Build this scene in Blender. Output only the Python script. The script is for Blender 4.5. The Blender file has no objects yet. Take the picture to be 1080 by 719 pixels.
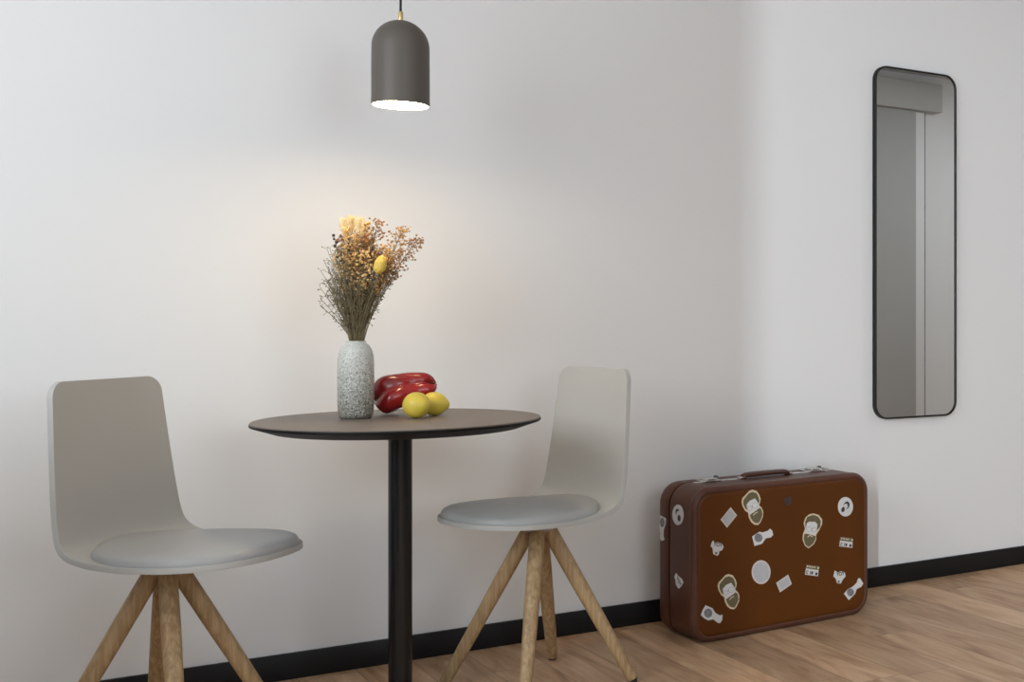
import bpy, bmesh, math, random
from math import sin, cos, pi, radians
from mathutils import Vector, Matrix, noise

random.seed(7)
C = bpy.context.scene.collection
SC = bpy.context.scene

# ------------------------------------------------------------------ helpers
def link(o, parent=None):
    C.objects.link(o)
    if parent is not None:
        o.parent = parent
    return o

def obj(name, bm, mat, parent=None, smooth=True, angle=40, loc=None):
    me = bpy.data.meshes.new(name)
    bmesh.ops.recalc_face_normals(bm, faces=bm.faces)
    bm.to_mesh(me); bm.free()
    o = bpy.data.objects.new(name, me)
    link(o, parent)
    if isinstance(mat, (list, tuple)):
        for m in mat: me.materials.append(m)
    else:
        me.materials.append(mat)
    if smooth:
        for p in me.polygons: p.use_smooth = True
        try:
            me.set_sharp_from_angle(angle=radians(angle))
        except Exception:
            pass
    if loc: o.location = loc
    return o

def tag(o, label, cat, group=None, kind=None):
    o['label'] = label; o['category'] = cat
    if group: o['group'] = group
    if kind: o['kind'] = kind
    return o

def thing(name, label, cat, loc=(0, 0, 0), rotz=0.0, group=None):
    o = bpy.data.objects.new(name, None)
    o.empty_display_size = 0.05
    link(o)
    o.location = loc; o.rotation_euler = (0, 0, rotz)
    return tag(o, label, cat, group)

def struct(name, bm, mat, **k):
    o = obj(name, bm, mat, **k); o['kind'] = 'structure'; return o

def BM(): return bmesh.new()

def add_box(bm, lo, hi, bevel=0.0, seg=2, rot=None):
    lo = Vector(lo); hi = Vector(hi)
    r = bmesh.ops.create_cube(bm, size=1.0)
    vs = r['verts']
    for v in vs:
        v.co = Vector(((lo[i] + hi[i]) / 2 + v.co[i] * (hi[i] - lo[i]) for i in range(3)))
    if rot is not None:
        for v in vs: v.co = rot @ v.co
    if bevel > 0:
        es = list({e for v in vs for e in v.link_edges})
        bmesh.ops.bevel(bm, geom=es, offset=bevel, segments=seg, affect='EDGES', profile=0.5)

def add_lathe(bm, prof, n=48, c=(0, 0), close=False):
    """prof: list of (r,z); revolve about z through c."""
    rings = []
    for r, z in prof:
        if r < 1e-6:
            rings.append([bm.verts.new((c[0], c[1], z))])
        else:
            rings.append([bm.verts.new((c[0] + r * cos(2 * pi * k / n), c[1] + r * sin(2 * pi * k / n), z)) for k in range(n)])
    pairs = list(zip(rings[:-1], rings[1:]))
    if close: pairs.append((rings[-1], rings[0]))
    for a, b in pairs:
        if len(a) == 1 and len(b) == 1: continue
        for k in range(n):
            k2 = (k + 1) % n
            if len(a) == 1: bm.faces.new((a[0], b[k], b[k2]))
            elif len(b) == 1: bm.faces.new((a[k], a[k2], b[0]))
            else: bm.faces.new((a[k], a[k2], b[k2], b[k]))
    return rings

def add_loft(bm, rings, cap=True):
    """rings: list of lists of points, equal length, closed loops."""
    R = [[bm.verts.new(p) for p in ring] for ring in rings]
    n = len(R[0])
    for a, b in zip(R[:-1], R[1:]):
        for k in range(n):
            k2 = (k + 1) % n
            bm.faces.new((a[k], a[k2], b[k2], b[k]))
    if cap:
        bm.faces.new(R[0]); bm.faces.new(list(reversed(R[-1])))
    return R

def frame_for(t):
    t = t.normalized()
    a = Vector((0, 0, 1)) if abs(t.z) < 0.9 else Vector((1, 0, 0))
    x = t.cross(a).normalized(); y = t.cross(x).normalized()
    return x, y

def add_tube(bm, pts, rad, n=8, cap=True):
    pts = [Vector(p) for p in pts]
    if not isinstance(rad, (list, tuple)): rad = [rad] * len(pts)
    rings = []
    x = None
    for i, p in enumerate(pts):
        t = (pts[min(i + 1, len(pts) - 1)] - pts[max(i - 1, 0)])
        if t.length < 1e-9: t = Vector((0, 0, 1))
        t.normalize()
        if x is None: x, y = frame_for(t)
        else:
            x = (x - t * x.dot(t)).normalized(); y = t.cross(x)
        rings.append([p + (x * cos(2 * pi * k / n) + y * sin(2 * pi * k / n)) * rad[i] for k in range(n)])
    add_loft(bm, rings, cap)

def rrect(hx, z0, z1, r, inset=0.0, seg=10):
    """rounded rectangle in x,z: half width hx, from z0 to z1."""
    hx -= inset; z0 += inset; z1 -= inset; r = max(r - inset, 0.004)
    pts = []
    for cx, cz, a0 in ((hx - r, z1 - r, 0), (-hx + r, z1 - r, 90), (-hx + r, z0 + r, 180), (hx - r, z0 + r, 270)):
        for k in range(seg + 1):
            a = radians(a0 + 90 * k / seg)
            pts.append((cx + r * cos(a), cz + r * sin(a)))
    return pts

def smoothstep(a, b, x):
    t = min(1, max(0, (x - a) / (b - a))); return t * t * (3 - 2 * t)

# ---------------------------------------------------------------- materials
def srgb(r, g, b):
    f = lambda c: (c / 12.92 if c <= .04045 else ((c + .055) / 1.055) ** 2.4)
    return tuple(f(c / 255) for c in (r, g, b)) + (1,)

def mat(name, col=(.5, .5, .5, 1), rough=.5, metal=0.0, spec=.5, bump=None, mottled=None, coat=0.0, sheen=0.0):
    m = bpy.data.materials.new(name); m.use_nodes = True
    nt = m.node_tree; b = nt.nodes['Principled BSDF']
    if len(col) == 3: col = tuple(col) + (1,)
    b.inputs['Base Color'].default_value = col
    b.inputs['Roughness'].default_value = rough
    b.inputs['Metallic'].default_value = metal
    b.inputs['Specular IOR Level'].default_value = spec
    b.inputs['Coat Weight'].default_value = coat
    b.inputs['Sheen Weight'].default_value = sheen
    tc = nt.nodes.new('ShaderNodeTexCoord')
    if mottled:
        scale, amt = mottled
        n = nt.nodes.new('ShaderNodeTexNoise'); n.inputs['Scale'].default_value = scale; n.inputs['Detail'].default_value = 4
        r = nt.nodes.new('ShaderNodeMapRange')
        r.inputs['From Min'].default_value = .3; r.inputs['From Max'].default_value = .7
        r.inputs['To Min'].default_value = 1 - amt; r.inputs['To Max'].default_value = 1 + amt
        mx = nt.nodes.new('ShaderNodeVectorMath'); mx.operation = 'SCALE'
        mx.inputs[0].default_value = col[:3]
        nt.links.new(tc.outputs['Object'], n.inputs['Vector'])
        nt.links.new(n.outputs['Fac'], r.inputs['Value'])
        nt.links.new(r.outputs['Result'], mx.inputs['Scale'])
        nt.links.new(mx.outputs['Vector'], b.inputs['Base Color'])
    if bump:
        scale, strength, dist = bump
        n = nt.nodes.new('ShaderNodeTexNoise'); n.inputs['Scale'].default_value = scale; n.inputs['Detail'].default_value = 5
        bp = nt.nodes.new('ShaderNodeBump'); bp.inputs['Strength'].default_value = strength; bp.inputs['Distance'].default_value = dist
        nt.links.new(tc.outputs['Object'], n.inputs['Vector'])
        nt.links.new(n.outputs['Fac'], bp.inputs['Height'])
        nt.links.new(bp.outputs['Normal'], b.inputs['Normal'])
    return m

def emis(name, col, s):
    m = bpy.data.materials.new(name); m.use_nodes = True
    nt = m.node_tree; nt.nodes.clear()
    e = nt.nodes.new('ShaderNodeEmission'); e.inputs['Color'].default_value = tuple(col) + (1,); e.inputs['Strength'].default_value = s
    o = nt.nodes.new('ShaderNodeOutputMaterial'); nt.links.new(e.outputs[0], o.inputs[0])
    return m

def wood_mat(name, c1, c2, axis=2, rough=.5, scale=30, obj_coords=True):
    m = bpy.data.materials.new(name); m.use_nodes = True
    nt = m.node_tree; b = nt.nodes['Principled BSDF']; b.inputs['Roughness'].default_value = rough
    tc = nt.nodes.new('ShaderNodeTexCoord'); mp = nt.nodes.new('ShaderNodeMapping')
    s = [scale] * 3; s[axis] = scale * .06
    mp.inputs['Scale'].default_value = s
    n = nt.nodes.new('ShaderNodeTexNoise'); n.inputs['Scale'].default_value = 1.6; n.inputs['Detail'].default_value = 6; n.inputs['Distortion'].default_value = .6
    r = nt.nodes.new('ShaderNodeValToRGB')
    r.color_ramp.elements[0].position = .35; r.color_ramp.elements[0].color = c1
    r.color_ramp.elements[1].position = .68; r.color_ramp.elements[1].color = c2
    bp = nt.nodes.new('ShaderNodeBump'); bp.inputs['Strength'].default_value = .12; bp.inputs['Distance'].default_value = .002
    L = nt.links.new
    L(tc.outputs['Object'], mp.inputs['Vector']); L(mp.outputs['Vector'], n.inputs['Vector'])
    L(n.outputs['Fac'], r.inputs['Fac']); L(r.outputs['Color'], b.inputs['Base Color'])
    L(n.outputs['Fac'], bp.inputs['Height']); L(bp.outputs['Normal'], b.inputs['Normal'])
    return m

def floor_mat():
    m = bpy.data.materials.new('oak_plank_floor'); m.use_nodes = True
    nt = m.node_tree; b = nt.nodes['Principled BSDF']; L = nt.links.new
    N = lambda t: nt.nodes.new(t)
    def M(op, a, bb=None, c=None):
        n = N('ShaderNodeMath'); n.operation = op
        for i, v in enumerate((a, bb, c)):
            if v is None: continue
            if isinstance(v, (int, float)): n.inputs[i].default_value = v
            else: L(v, n.inputs[i])
        return n.outputs[0]
    tc = N('ShaderNodeTexCoord'); sp = N('ShaderNodeSeparateXYZ'); L(tc.outputs['Object'], sp.inputs[0])
    W = .153
    xs = M('DIVIDE', M('SUBTRACT', sp.outputs['X'], .099), W)
    ix = M('FLOOR', xs); fx = M('SUBTRACT', xs, ix)
    wn = N('ShaderNodeTexWhiteNoise'); wn.noise_dimensions = '1D'; L(ix, wn.inputs['W'])
    ys = M('ADD', M('DIVIDE', sp.outputs['Y'], 1.15), M('MULTIPLY', wn.outputs['Value'], 7.3))
    iy = M('FLOOR', ys); fy = M('SUBTRACT', ys, iy)
    wn2 = N('ShaderNodeTexWhiteNoise'); wn2.noise_dimensions = '2D'
    cb = N('ShaderNodeCombineXYZ'); L(ix, cb.inputs[0]); L(iy, cb.inputs[1]); L(cb.outputs[0], wn2.inputs['Vector'])
    # joints
    ex = M('MULTIPLY', M('MINIMUM', fx, M('SUBTRACT', 1, fx)), W)
    ey = M('MULTIPLY', M('MINIMUM', fy, M('SUBTRACT', 1, fy)), 1.15)
    e = M('MINIMUM', ex, ey)
    jr = N('ShaderNodeMapRange'); jr.inputs['From Min'].default_value = .0004; jr.inputs['From Max'].default_value = .0022; L(e, jr.inputs['Value'])
    # grain: stretched noise with a shift per plank
    sh = N('ShaderNodeVectorMath'); sh.operation = 'SCALE'; L(wn2.outputs['Color'], sh.inputs[0]); sh.inputs['Scale'].default_value = 20
    ad = N('ShaderNodeVectorMath'); ad.operation = 'ADD'; L(tc.outputs['Object'], ad.inputs[0]); L(sh.outputs[0], ad.inputs[1])
    def grain(sx, sy, det, dist):
        mp = N('ShaderNodeMapping'); mp.inputs['Scale'].default_value = (sx, sy, 1); L(ad.outputs[0], mp.inputs['Vector'])
        n = N('ShaderNodeTexNoise'); n.inputs['Scale'].default_value = 1; n.inputs['Detail'].default_value = det; n.inputs['Distortion'].default_value = dist
        L(mp.outputs[0], n.inputs['Vector']); return n.outputs['Fac']
    g1 = grain(12, 2.0, 6, 1.6); g2 = grain(90, 4, 4, .2)
    g = M('ADD', M('MULTIPLY', g1, .75), M('MULTIPLY', g2, .25))
    rp = N('ShaderNodeValToRGB')
    cr = rp.color_ramp
    cr.elements[0].position = .30; cr.elements[0].color = FLOOR_C[0]
    cr.elements[1].position = .70; cr.elements[1].color = FLOOR_C[2]
    k = cr.elements.new(.47); k.color = FLOOR_C[1]
    L(g, rp.inputs['Fac'])
    pv = N('ShaderNodeMapRange'); pv.inputs['To Min'].default_value = .80; pv.inputs['To Max'].default_value = 1.16; L(wn2.outputs['Value'], pv.inputs['Value'])
    s1 = N('ShaderNodeVectorMath'); s1.operation = 'SCALE'; L(rp.outputs['Color'], s1.inputs[0])
    jm = N('ShaderNodeMapRange'); jm.inputs['To Min'].default_value = .55; jm.inputs['To Max'].default_value = 1; L(jr.outputs[0], jm.inputs['Value'])
    L(M('MULTIPLY', pv.outputs[0], jm.outputs[0]), s1.inputs['Scale'])
    L(s1.outputs[0], b.inputs['Base Color'])
    b.inputs['Roughness'].default_value = .5
    b.inputs['Specular IOR Level'].default_value = .35
    bp = N('ShaderNodeBump'); bp.inputs['Strength'].default_value = .25; bp.inputs['Distance'].default_value = .001
    L(M('ADD', jr.outputs[0], M('MULTIPLY', g, .3)), bp.inputs['Height']); L(bp.outputs[0], b.inputs['Normal'])
    return m

FLOOR_C = [srgb(138, 104, 76), srgb(173, 139, 108), srgb(198, 166, 136)]

def vase_mat():
    m = bpy.data.materials.new('speckled_glaze'); m.use_nodes = True
    nt = m.node_tree; b = nt.nodes['Principled BSDF']; L = nt.links.new; N = lambda t: nt.nodes.new(t)
    tc = N('ShaderNodeTexCoord'); sp = N('ShaderNodeSeparateXYZ'); L(tc.outputs['Object'], sp.inputs[0])
    v = N('ShaderNodeTexNoise'); v.inputs['Scale'].default_value = 210; v.inputs['Detail'].default_value = 5; v.inputs['Distortion'].default_value = 2.2
    L(tc.outputs['Object'], v.inputs['Vector'])
    # more dark specks towards the foot, a real change in the glaze
    lo = N('ShaderNodeMapRange'); lo.inputs['From Min'].default_value = 0; lo.inputs['From Max'].default_value = .19
    lo.inputs['To Min'].default_value = .14; lo.inputs['To Max'].default_value = -.10; L(sp.outputs['Z'], lo.inputs['Value'])
    ad = N('ShaderNodeMath'); ad.operation = 'ADD'; L(v.outputs['Fac'], ad.inputs[0]); L(lo.outputs[0], ad.inputs[1])
    r = N('ShaderNodeValToRGB'); cr = r.color_ramp
    cr.elements[0].position = .46; cr.elements[0].color = srgb(206, 206, 200)
    cr.elements[1].position = .70; cr.elements[1].color = srgb(72, 69, 60)
    k = cr.elements.new(.56); k.color = srgb(150, 148, 138)
    L(ad.outputs[0], r.inputs['Fac']); L(r.outputs['Color'], b.inputs['Base Color'])
    b.inputs['Roughness'].default_value = .32
    bp = N('ShaderNodeBump'); bp.inputs['Strength'].default_value = .5; bp.inputs['Distance'].default_value = .002; bp.invert = True
    L(ad.outputs[0], bp.inputs['Height']); L(bp.outputs[0], b.inputs['Normal'])
    return m

M_ = {}
M_['wall'] = mat('white_wall_paint', (.80, .80, .80), .75, spec=.25, bump=(180, .08, .001))
M_['wall_dark'] = mat('charcoal_wall_paint', (.13, .13, .135), .8, spec=.2, bump=(120, .05, .001))
M_['wall_taupe'] = mat('taupe_wall_paint', (.34, .335, .33), .8, spec=.2, bump=(120, .05, .001))
M_['wall_grey'] = mat('grey_door_paint', (.46, .46, .45), .6, spec=.3, bump=(120, .05, .001))
M_['pelmet'] = mat('pelmet_paint', (.52, .52, .50), .6, spec=.3, bump=(120, .05, .001))
M_['ceil'] = mat('ceiling_paint', (.60, .60, .60), .85, spec=.2, bump=(150, .08, .001))
M_['black'] = mat('black_satin_lacquer', (.009, .009, .0095), .5, spec=.28, bump=(60, .05, .001))
M_['floor'] = floor_mat()
M_['shell'] = mat('grey_moulded_plastic', (.43, .425, .405), .48, spec=.45, bump=(300, .06, .0006))
M_['cushion'] = mat('grey_leatherette', (.365, .365, .36), .42, spec=.5, bump=(260, .12, .0008))
M_['hub'] = mat('light_grey_casting', (.42, .42, .43), .4, spec=.5, mottled=(40, .05))
M_['steel'] = mat('dark_steel', (.12, .12, .125), .35, metal=.9, mottled=(50, .1))
M_['oak'] = wood_mat('oak_leg', srgb(150, 121, 84), srgb(186, 158, 118), 2, .5, 75)
M_['rubber'] = mat('black_rubber', (.015, .015, .015), .7, mottled=(60, .2))
M_['top'] = mat('dark_brown_laminate', (.150, .120, .099), .46, spec=.5, bump=(400, .05, .0005))
M_['edge'] = mat('black_table_edge', (.006, .006, .006), .5, spec=.16, bump=(200, .05, .0005))
M_['pole'] = mat('black_powder_coat', (.007, .008, .009), .22, spec=.38, bump=(350, .06, .0005))
M_['shade'] = mat('taupe_matt_lacquer', srgb(90, 84, 78), .50, spec=.4, bump=(250, .05, .0005))
M_['shade_in'] = mat('white_shade_lining', (.85, .83, .78), .6, mottled=(30, .03))
M_['brass'] = mat('brushed_brass', (.78, .62, .30), .3, metal=1.0, mottled=(80, .08))
M_['cord'] = mat('black_fabric_cord', (.012, .012, .012), .8, bump=(900, .4, .001))
M_['bulb'] = emis('warm_bulb', (1.0, .74, .42), 1.0)
M_['vase'] = vase_mat()
M_['pepper'] = mat('red_pepper_skin', (.30, .011, .012), .20, spec=.55, mottled=(14, .25), coat=.1)
M_['pepper_green'] = mat('pepper_stalk', (.10, .17, .03), .5, mottled=(60, .2))
M_['lemon'] = mat('lemon_peel', (.66, .50, .065), .42, spec=.45, bump=(260, .35, .0012), mottled=(18, .10))
M_['lemon_tip'] = mat('lemon_stalk_scar', (.28, .27, .07), .6, mottled=(90, .2))
M_['leather'] = mat('brown_vinyl', (.098, .029, .003), .44, spec=.27, bump=(90, .10, .001), mottled=(3.5, .10))
M_['leather_side'] = mat('brown_vinyl_side', (.082, .026, .012), .42, spec=.36, bump=(90, .10, .001), mottled=(5, .10))
M_['bead'] = mat('brown_edge_beading', (.090, .034, .020), .40, spec=.38, mottled=(30, .1))
M_['gap'] = mat('black_lining', (.010, .007, .006), .7, mottled=(60, .2))
M_['chrome'] = mat('nickel_plate', (.72, .70, .68), .22, metal=1.0, mottled=(60, .12))
M_['handle'] = mat('dark_brown_handle', (.065, .020, .012), .45, bump=(120, .15, .001))
M_['stk_white'] = mat('sticker_white_vinyl', (.66, .655, .65), .45, mottled=(60, .03))
M_['stk_cream'] = mat('sticker_cream_border', (.66, .55, .39), .5, mottled=(60, .04))
M_['stk_pink'] = mat('sticker_pale_border', (.64, .57, .53), .5, mottled=(60, .04))
M_['stk_olive'] = mat('sticker_olive_print', (.130, .112, .058), .5, mottled=(60, .06))
M_['stk_print'] = mat('sticker_thin_print', (.30, .30, .32), .5, mottled=(60, .05))
M_['stk_grey'] = mat('sticker_grey_print', (.46, .47, .49), .5, mottled=(60, .04))
M_['stk_dark'] = mat('sticker_dark_print', (.035, .036, .035), .5, mottled=(60, .1))
M_['stk_mid'] = mat('sticker_mid_grey_print', (.20, .195, .21), .5, mottled=(90, .3))
M_['stk_mark'] = mat('faded_mark', (.050, .030, .026), .55, mottled=(120, .35))
M_['seed'] = mat('golden_brown_seed', srgb(192, 150, 92), .7, mottled=(70, .35))
M_['seed2'] = mat('reddish_seed', srgb(160, 116, 74), .7, mottled=(70, .35))
M_['seed3'] = mat('pale_straw_seed', srgb(222, 186, 126), .7, mottled=(70, .3))
M_['cream'] = mat('pale_cream_plume', srgb(240, 222, 170), .8, mottled=(60, .15))
M_['berry'] = mat('dark_berry', srgb(48, 34, 28), .6, mottled=(80, .2))
M_['twig'] = mat('olive_brown_twig', srgb(122, 110, 82), .8, mottled=(40, .3))
M_['yellow'] = mat('yellow_flower_head', srgb(224, 192, 92), .75, bump=(240, .5, .002), mottled=(40, .18))
m = mat('mirror_silver', (.74, .75, .74), .012, metal=1.0); M_['mirror'] = m
M_['glasspane'] = emis('daylight_pane', (.93, .97, 1.0), .6)

# light levels and chair headings
E_L1, E_L2, E_L3, E_L4, E_BULB, EXPO = 53.0, 165.0, 25.0, 20.0, 62.0, 0.0
CH_L, CH_R = -.79, 3.34

# ------------------------------------------------------------------ setting
CEIL = 2.55
bm = BM(); add_box(bm, (-1.6, -5.2, -.06), (6.6, .1, 0)); struct('floor', bm, M_['floor'], smooth=False)
bm = BM(); add_box(bm, (-1.7, 0, 0), (6.7, .12, CEIL)); struct('wall_back', bm, M_['wall'], smooth=False)
bm = BM(); add_box(bm, (-1.7, -5.3, CEIL), (6.7, .12, CEIL + .08)); struct('ceiling', bm, M_['ceil'], smooth=False)
bm = BM(); add_box(bm, (-1.6, -.012, 0), (6.6, 0, .071), .002, 2); struct('baseboard_back', bm, M_['black'])
# wall opposite the mirror (seen only as a reflection), with a sliding door under a boxed pelmet
YB = -2.6
bm = BM(); add_box(bm, (4.1, YB - .12, 0), (6.6, YB, CEIL)); struct('wall_front', bm, M_['wall'], smooth=False)
bm = BM(); add_box(bm, (4.1, -5.2, 0), (4.22, YB - .12, CEIL)); struct('wall_return', bm, M_['wall_dark'], smooth=False)
bm = BM(); add_box(bm, (6.6, -5.3, 0), (6.7, .12, CEIL)); struct('wall_right', bm, M_['wall_taupe'], smooth=False)
bm = BM(); add_box(bm, (4.15, YB, .01), (4.895, YB + .035, 2.31), .003, 2)
d = struct('door_1', bm, M_['wall_grey'])
bm = BM(); add_box(bm, (4.895, YB, 0), (4.978, YB + .02, 2.31), .003, 2); struct('trim_1', bm, M_['wall'])
bm = BM(); add_box(bm, (4.976, YB, 0), (4.993, YB + .006, 2.31)); struct('trim_2', bm, M_['gap'], smooth=False)
bm = BM(); add_box(bm, (4.13, YB, 2.312), (5.085, YB + .07, 2.492), .004, 2); struct('trim_3', bm, M_['pelmet'])

# left wall and the wall behind the camera, with window openings; the rear one is added for fill light
def wall_with_hole(name, axis, at, thick, lo, hi, holes, m):
    """axis 'x': wall in the y-z plane at x=at ; 'y': wall in the x-z plane at y=at. holes: (a0,a1,z0,z1)."""
    bm = BM()
    def piece(a0, a1, z0, z1):
        if a1 - a0 < 1e-4 or z1 - z0 < 1e-4: return
        if axis == 'x': add_box(bm, (at - thick, a0, z0), (at, a1, z1))
        else: add_box(bm, (a0, at - thick, z0), (a1, at, z1))
    a = lo
    for (a0, a1, z0, z1) in sorted(holes):
        piece(a, a0, 0, CEIL); piece(a0, a1, 0, z0); piece(a0, a1, z1, CEIL); a = a1
    piece(a, hi, 0, CEIL)
    struct(name, bm, m, smooth=False)

WL, WBK = -1.2, -4.9
H1 = (-2.85, -.95, 1.05, 2.35)     # window in the left wall beside the photographed wall
H3 = (.5, 2.1, .9, 2.2)             # unseen window behind the camera, added for soft fill light
H2 = (-4.42, -4.30, .30, 2.3)      # narrow tall light in the left wall
wall_with_hole('wall_left', 'x', WL, .15, -5.2, 0, [H1, H2], M_['wall_taupe'])
wall_with_hole('wall_behind', 'y', WBK, .15, -1.6, 4.1, [H3], M_['wall_dark'])

bm = BM(); add_box(bm, (WL, -.98, 0), (-.035, -.84, .92), .006, 2); struct('added_low_blocker', bm, M_['wall'])  # unseen low wall added to shade the lower left of the back wall
bm = BM(); add_box(bm, (WL, -3.05, 0), (-.195, -2.95, CEIL)); struct('added_slit_blocker', bm, M_['wall_taupe'], smooth=False)  # unseen partition added to keep the slit light off the wall's left part

def window(name, axis, at, hole, mull):
    a0, a1, z0, z1 = hole; f = .05 if a1 - a0 > .4 else .012
    bm = BM()
    def bx(p0, p1, q0, q1):
        if axis == 'x': add_box(bm, (at - .10, p0, q0), (at - .05, p1, q1))
        else: add_box(bm, (p0, at - .10, q0), (p1, at - .05, q1))
    bx(a0, a0 + f, z0, z1); bx(a1 - f, a1, z0, z1); bx(a0 + f, a1 - f, z0, z0 + f); bx(a0 + f, a1 - f, z1 - f, z1)
    for k in range(1, mull + 1):
        c = a0 + (a1 - a0) * k / (mull + 1); bx(c - .02, c + .02, z0 + f, z1 - f)
    o = struct(name, bm, M_['black'], smooth=False)
    bm = BM()
    if axis == 'x': add_box(bm, (at - .105, a0, z0), (at - .101, a1, z1))
    else: add_box(bm, (a0, at - .105, z0), (a1, at - .101, z1))
    g = obj('pane', bm, M_['glasspane'], o, smooth=False)
window('window_1', 'x', WL, H1, 1)
window('window_2', 'x', WL, H2, 0)
window('added_fill_window', 'y', WBK, H3, 1)  # added window that carries the rear fill light

def area(name, loc, rot, sx, sy, energy, col=(1, 1, 1), spread=180):
    l = bpy.data.lights.new(name, 'AREA'); l.shape = 'RECTANGLE'; l.size = sx; l.size_y = sy
    l.energy = energy; l.color = col; l.spread = radians(spread)
    o = bpy.data.objects.new(name, l); link(o); o.location = loc; o.rotation_euler = rot
    return o
def win_light(name, axis, at, hole, energy, col, spread=180):
    a0, a1, z0, z1 = hole
    if axis == 'x': return area(name, (at - .02, (a0 + a1) / 2, (z0 + z1) / 2), (radians(90), 0, radians(-90)), a1 - a0 - .02, z1 - z0 - .02, energy, col, spread)
    return area(name, ((a0 + a1) / 2, at - .02, (z0 + z1) / 2), (radians(90), 0, 0), a1 - a0 - .02, z1 - z0 - .02, energy, col, spread)
# an area light shines along its local -Z ; these rotations turn it into the room
L1 = win_light('daylight_side_window', 'x', WL, H1, E_L1, (.90, .97, 1.022))
L2 = win_light('daylight_slit_window', 'x', WL, H2, E_L2, (.885, .97, 1.035))
L3 = win_light('added_rear_fill', 'y', WBK, H3, E_L3, (.885, .97, 1.035))  # added fill light from behind the camera, lifts the wall tone
L4 = area('added_hall_fill', (5.3, -1.25, CEIL - .012), (0, 0, 0), .5, .5, E_L4, (.93, .98, 1.02))  # added lamp, brightens the area reflected in the mirror
bm = BM(); add_box(bm, (5.0, -1.55, CEIL - .01), (5.6, -.95, CEIL), .003, 2); struct('trim_4', bm, M_['ceil'])  # ceiling plate made up to go with the added hall lamp
w = bpy.data.worlds.new('World'); SC.world = w; w.use_nodes = True
w.node_tree.nodes['Background'].inputs[0].default_value = (.9, .95, 1, 1); w.node_tree.nodes['Background'].inputs[1].default_value = .6

# ------------------------------------------------------------------- table
TX, TY, TR, TZ = .860, -.474, .341, .735
t = thing('bistro_table', 'round dark-topped bistro table on a single black column against the wall', 'table', (TX, TY, 0))
bm = BM()
add_lathe(bm, [(0, TZ - .006), (TR - .010, TZ - .006), (TR - .010, TZ), (0, TZ)][::-1], 96)
bm.free()
bm = BM()
add_lathe(bm, [(0, TZ), (TR - .006, TZ), (TR - .0025, TZ - .0008), (TR - .001, TZ - .003), (TR - .002, TZ - .004), (0, TZ - .004)], 128)
top = obj('tabletop', bm, M_['top'], t)
bm = BM()
add_lathe(bm, [(0, TZ - .004), (TR - .001, TZ - .004), (TR, TZ - .007), (TR - .001, TZ - .0095), (TR - .05, TZ - .026), (TR - .055, TZ - .027), (0, TZ - .027)], 128)
e = obj('bevelled_edge', bm, M_['edge'], t); e['label'] = 'black bevelled underside edge'
bm = BM(); add_lathe(bm, [(0, TZ - .027), (.085, TZ - .027), (.085, TZ - .031), (.0285, TZ - .034), (.0285, .012), (0, .012)], 48)
obj('column', bm, M_['pole'], t, angle=30)
bm = BM(); add_lathe(bm, [(0, .016), (.05, .016), (.175, .012), (.192, .008), (.195, .003), (.193, 0), (0, 0)], 96)
obj('base_plate', bm, M_['pole'], t)

# ------------------------------------------------------------------ chairs
def catmull(P, n):
    out = []
    for i in range(len(P) - 1):
        p0 = P[max(i - 1, 0)]; p1 = P[i]; p2 = P[i + 1]; p3 = P[min(i + 2, len(P) - 1)]
        for k in range(n):
            t = k / n
            out.append(tuple(.5 * ((2 * b) + (-a + c) * t + (2 * a - 5 * b + 4 * c - d) * t * t + (-a + 3 * b - 3 * c + d) * t ** 3)
                             for a, b, c, d in zip(p0, p1, p2, p3)))
    out.append(tuple(P[-1])); return out

# side profile of the shell, from the nose of the seat back and up to the top: x, z, half width
PROF = [(.278, .458, .196), (.20, .4535, .197), (.10, .4505, .197), (.02, .449, .197), (-.05, .4505, .196), (-.097, .4605, .194),
        (-.128, .484, .190), (-.144, .521, .186), (-.154, .586, .181), (-.164, .686, .173), (-.172, .776, .166), (-.178, .846, .161)]
NOSE = .185      # length over which the seat front rounds off
def shell_grid():
    pts = catmull(PROF, 7)
    # arclength
    S = [0]
    for a, b in zip(pts[:-1], pts[1:]): S.append(S[-1] + math.dist(a[:2], b[:2]))
    return pts, S
def shell_mesh():
    pts, S = shell_grid(); T = S[-1]; ns = 28; bm = BM(); grid = []
    rc = .036
    ss = []
    # denser rows near the nose and the top so the outlines stay round
    rows = [NOSE * (1 - cos(pi / 2 * k / 14)) for k in range(14)] + [NOSE + (T - rc - NOSE) * k / 40 for k in range(40)] + [T - rc + rc * sin(pi / 2 * k / 8) for k in range(9)]
    for s in rows:
        j = max(i for i in range(len(S)) if S[i] <= s + 1e-9); j = min(j, len(S) - 2)
        f = (s - S[j]) / (S[j + 1] - S[j]); p = [a + (b - a) * f for a, b in zip(pts[j], pts[j + 1])]
        h = p[2]
        if s < NOSE: h = p[2] * max(.0, 1 - ((NOSE - s) / NOSE) ** 2.35) ** (1 / 2.35)
        d = T - s
        if d < rc: h = p[2] - rc + math.sqrt(max(0, rc * rc - (rc - d) ** 2))
        h = max(h, .004)
        tx = pts[j + 1][0] - pts[j][0]; tz = pts[j + 1][1] - pts[j][1]; l = math.hypot(tx, tz); nx, nz = tz / l, -tx / l  # normal
        nx, nz = (-nx, -nz) if (nz < 0 or (abs(nz) < .25 and nx < 0)) else (nx, nz)
        row = []
        for k in range(ns + 1):
            q = -1 + 2 * k / ns; y = h * q
            back = smoothstep(.25, .6, s / T)
            dish = (.003 * (y / .19) ** 2) * (1 - back) + (.020 * (y / .19) ** 2) * back
            row.append(bm.verts.new((p[0] + nx * dish, y, p[1] + nz * dish)))
        grid.append(row)
    for a, b in zip(grid[:-1], grid[1:]):
        for k in range(ns): bm.faces.new((a[k], a[k + 1], b[k + 1], b[k]))
    return bm
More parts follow.
